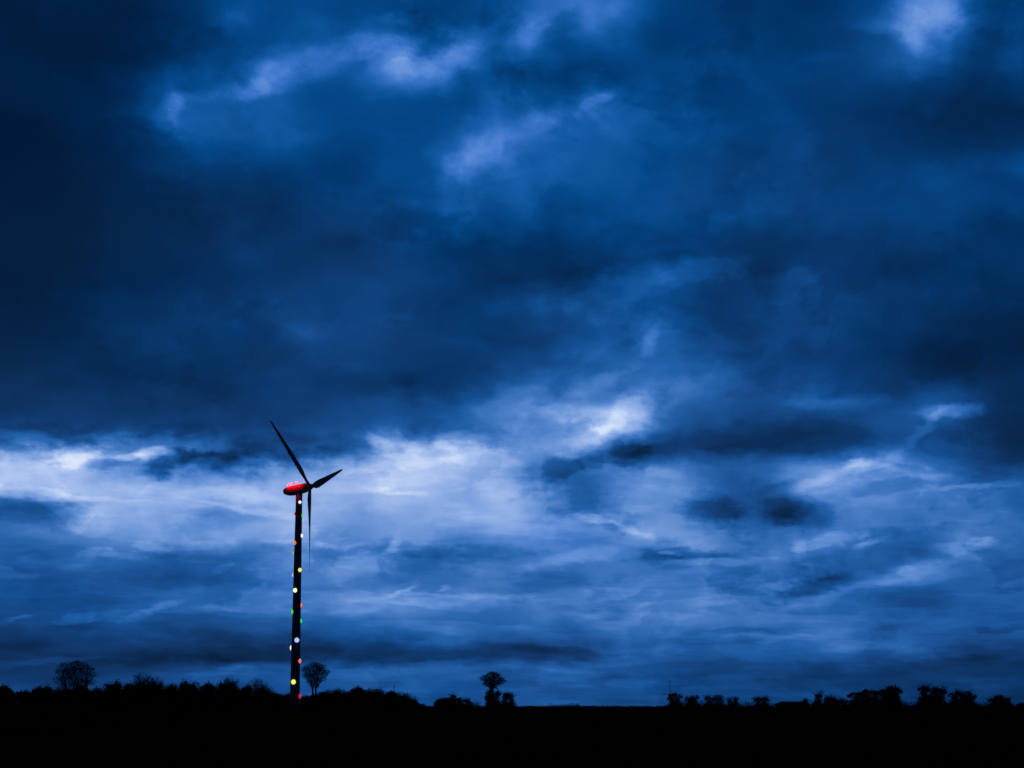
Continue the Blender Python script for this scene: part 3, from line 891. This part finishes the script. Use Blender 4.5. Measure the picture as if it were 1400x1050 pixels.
# coloured round lights: px, py, radius px, colour name
LAMPCOL = {'white': ((1, .93, .90), 1.15), 'red': ((1, .05, .04), .95), 'dim red': ((.62, .015, .03), .9), 'green': ((.03, .75, .05), .95), 'orange': ((1, .17, .02), 1.0),
           'salmon': ((1, .22, .10), .85), 'yellow': ((1, .90, .13), 1.05), 'cream': ((1, .92, .50), 1.3), 'blue': ((.42, .52, 1), 1.1), 'lilac': ((.80, .50, .92), 1.0), 'lime': ((.50, .62, .10), .85)}
LMAT = {}
LAMPS = [(410.6,687,2.5,'white'),(402.6,702.3,2.4,'red'),(413.3,704.8,2.6,'green'),(412.8,732.6,3.0,'white'),(403.8,742.6,3.1,'orange'),
         (400.8,756,3.1,'lime'),(410.5,779.6,3.2,'yellow'),(400.6,786,3.2,'lilac'),(404.1,807.4,3.5,'cream'),(412.2,827.6,3.5,'salmon'),
         (400.0,836.5,4.0,'green'),(412.3,849,3.4,'green'),(406.6,875.4,3.8,'blue'),(397.5,885.8,3.8,'white'),(410.2,903.7,3.7,'salmon'),
         (402,932.4,3.9,'yellow'),(409.9,951.8,3.9,'dim red')]
for (px, py, rp, cn) in LAMPS:
    if cn not in LMAT: LMAT[cn] = glow('lamp_glow_' + cn.replace(' ', '_'), *LAMPCOL[cn])
    x, _, z = at(px, py, TY); dxm = x - TX; Rt = tower_r(z); r = rp * PXM * .93
    s_ = max(-.985, min(.985, dxm / (Rt + .12))); ph = math.asin(s_)
    out = Vector((math.sin(ph), -math.cos(ph), 0)); ux = Vector((math.cos(ph), math.sin(ph), 0)); uz = Vector((0, 0, 1))
    c = Vector((0, 0, z)) + out * (Rt - .05)
    V, Fc = [], []; n = 24
    def rg(d, q): return [c + out * d + (ux * math.cos(2*math.pi*i/n) + uz * math.sin(2*math.pi*i/n)) * q for i in range(n)]
    loft(V, Fc, [rg(-.3, r * .96), rg(.16, r * .96), rg(.16, r * .84), rg(.10, r * .84)])
    lamp = mesh_obj('round_lamp', V, Fc, M_DARK, turb)
    lamp['label'] = '%s round lamp' % cn
    V, Fc = [], []
    loft(V, Fc, [rg(.11, r * .90)] + [rg(.11 + .30 * math.sin(q) + .06, r * .92 * math.cos(q)) for q in np.linspace(0, 1.45, 7)])
    mesh_obj('lens', V, Fc, LMAT[cn], lamp, True)

# aviation lights on the nacelle roof
M_AV = glow('aviation_red', (1, .0010, .0014), 260)
for (t, a, h) in ((-6.3, 1.2, .10), (-5.0, 1.75, .22), (-3.5, 1.7, .12)):
    p0 = nac_frame(t, a * .6, 1.1); p1 = nac_frame(t, a, 1.36 + h)
    V, Fc = [], []; tube(V, Fc, p0, p1, .06, .06, 8); tube(V, Fc, p1, p1 + Vector((0, 0, .06)), .16, .16, 12)
    av = mesh_obj('aviation_light', V, Fc, M_DARK, turb)
    V, Fc = [], []
    c = p1 + Vector((0, 0, .06))
    loft(V, Fc, [[c + Vector((.24 * math.cos(q) * math.cos(2*math.pi*i/14), .24 * math.cos(q) * math.sin(2*math.pi*i/14), .02 + .34 * math.sin(q))) for i in range(14)] for q in np.linspace(0, 1.4, 6)])
    mesh_obj('lens', V, Fc, M_AV, av, True)
V, Fc = [], []
p0 = nac_frame(-7.0, 0, 1.0); tube(V, Fc, p0, p0 + Vector((0, 0, 1.3)), .035, .03, 6); tube(V, Fc, p0 + Vector((-.3, 0, 1.25)), p0 + Vector((.3, 0, 1.25)), .03, .03, 6)
mesh_obj('wind_vane', V, Fc, M_DARK, turb)
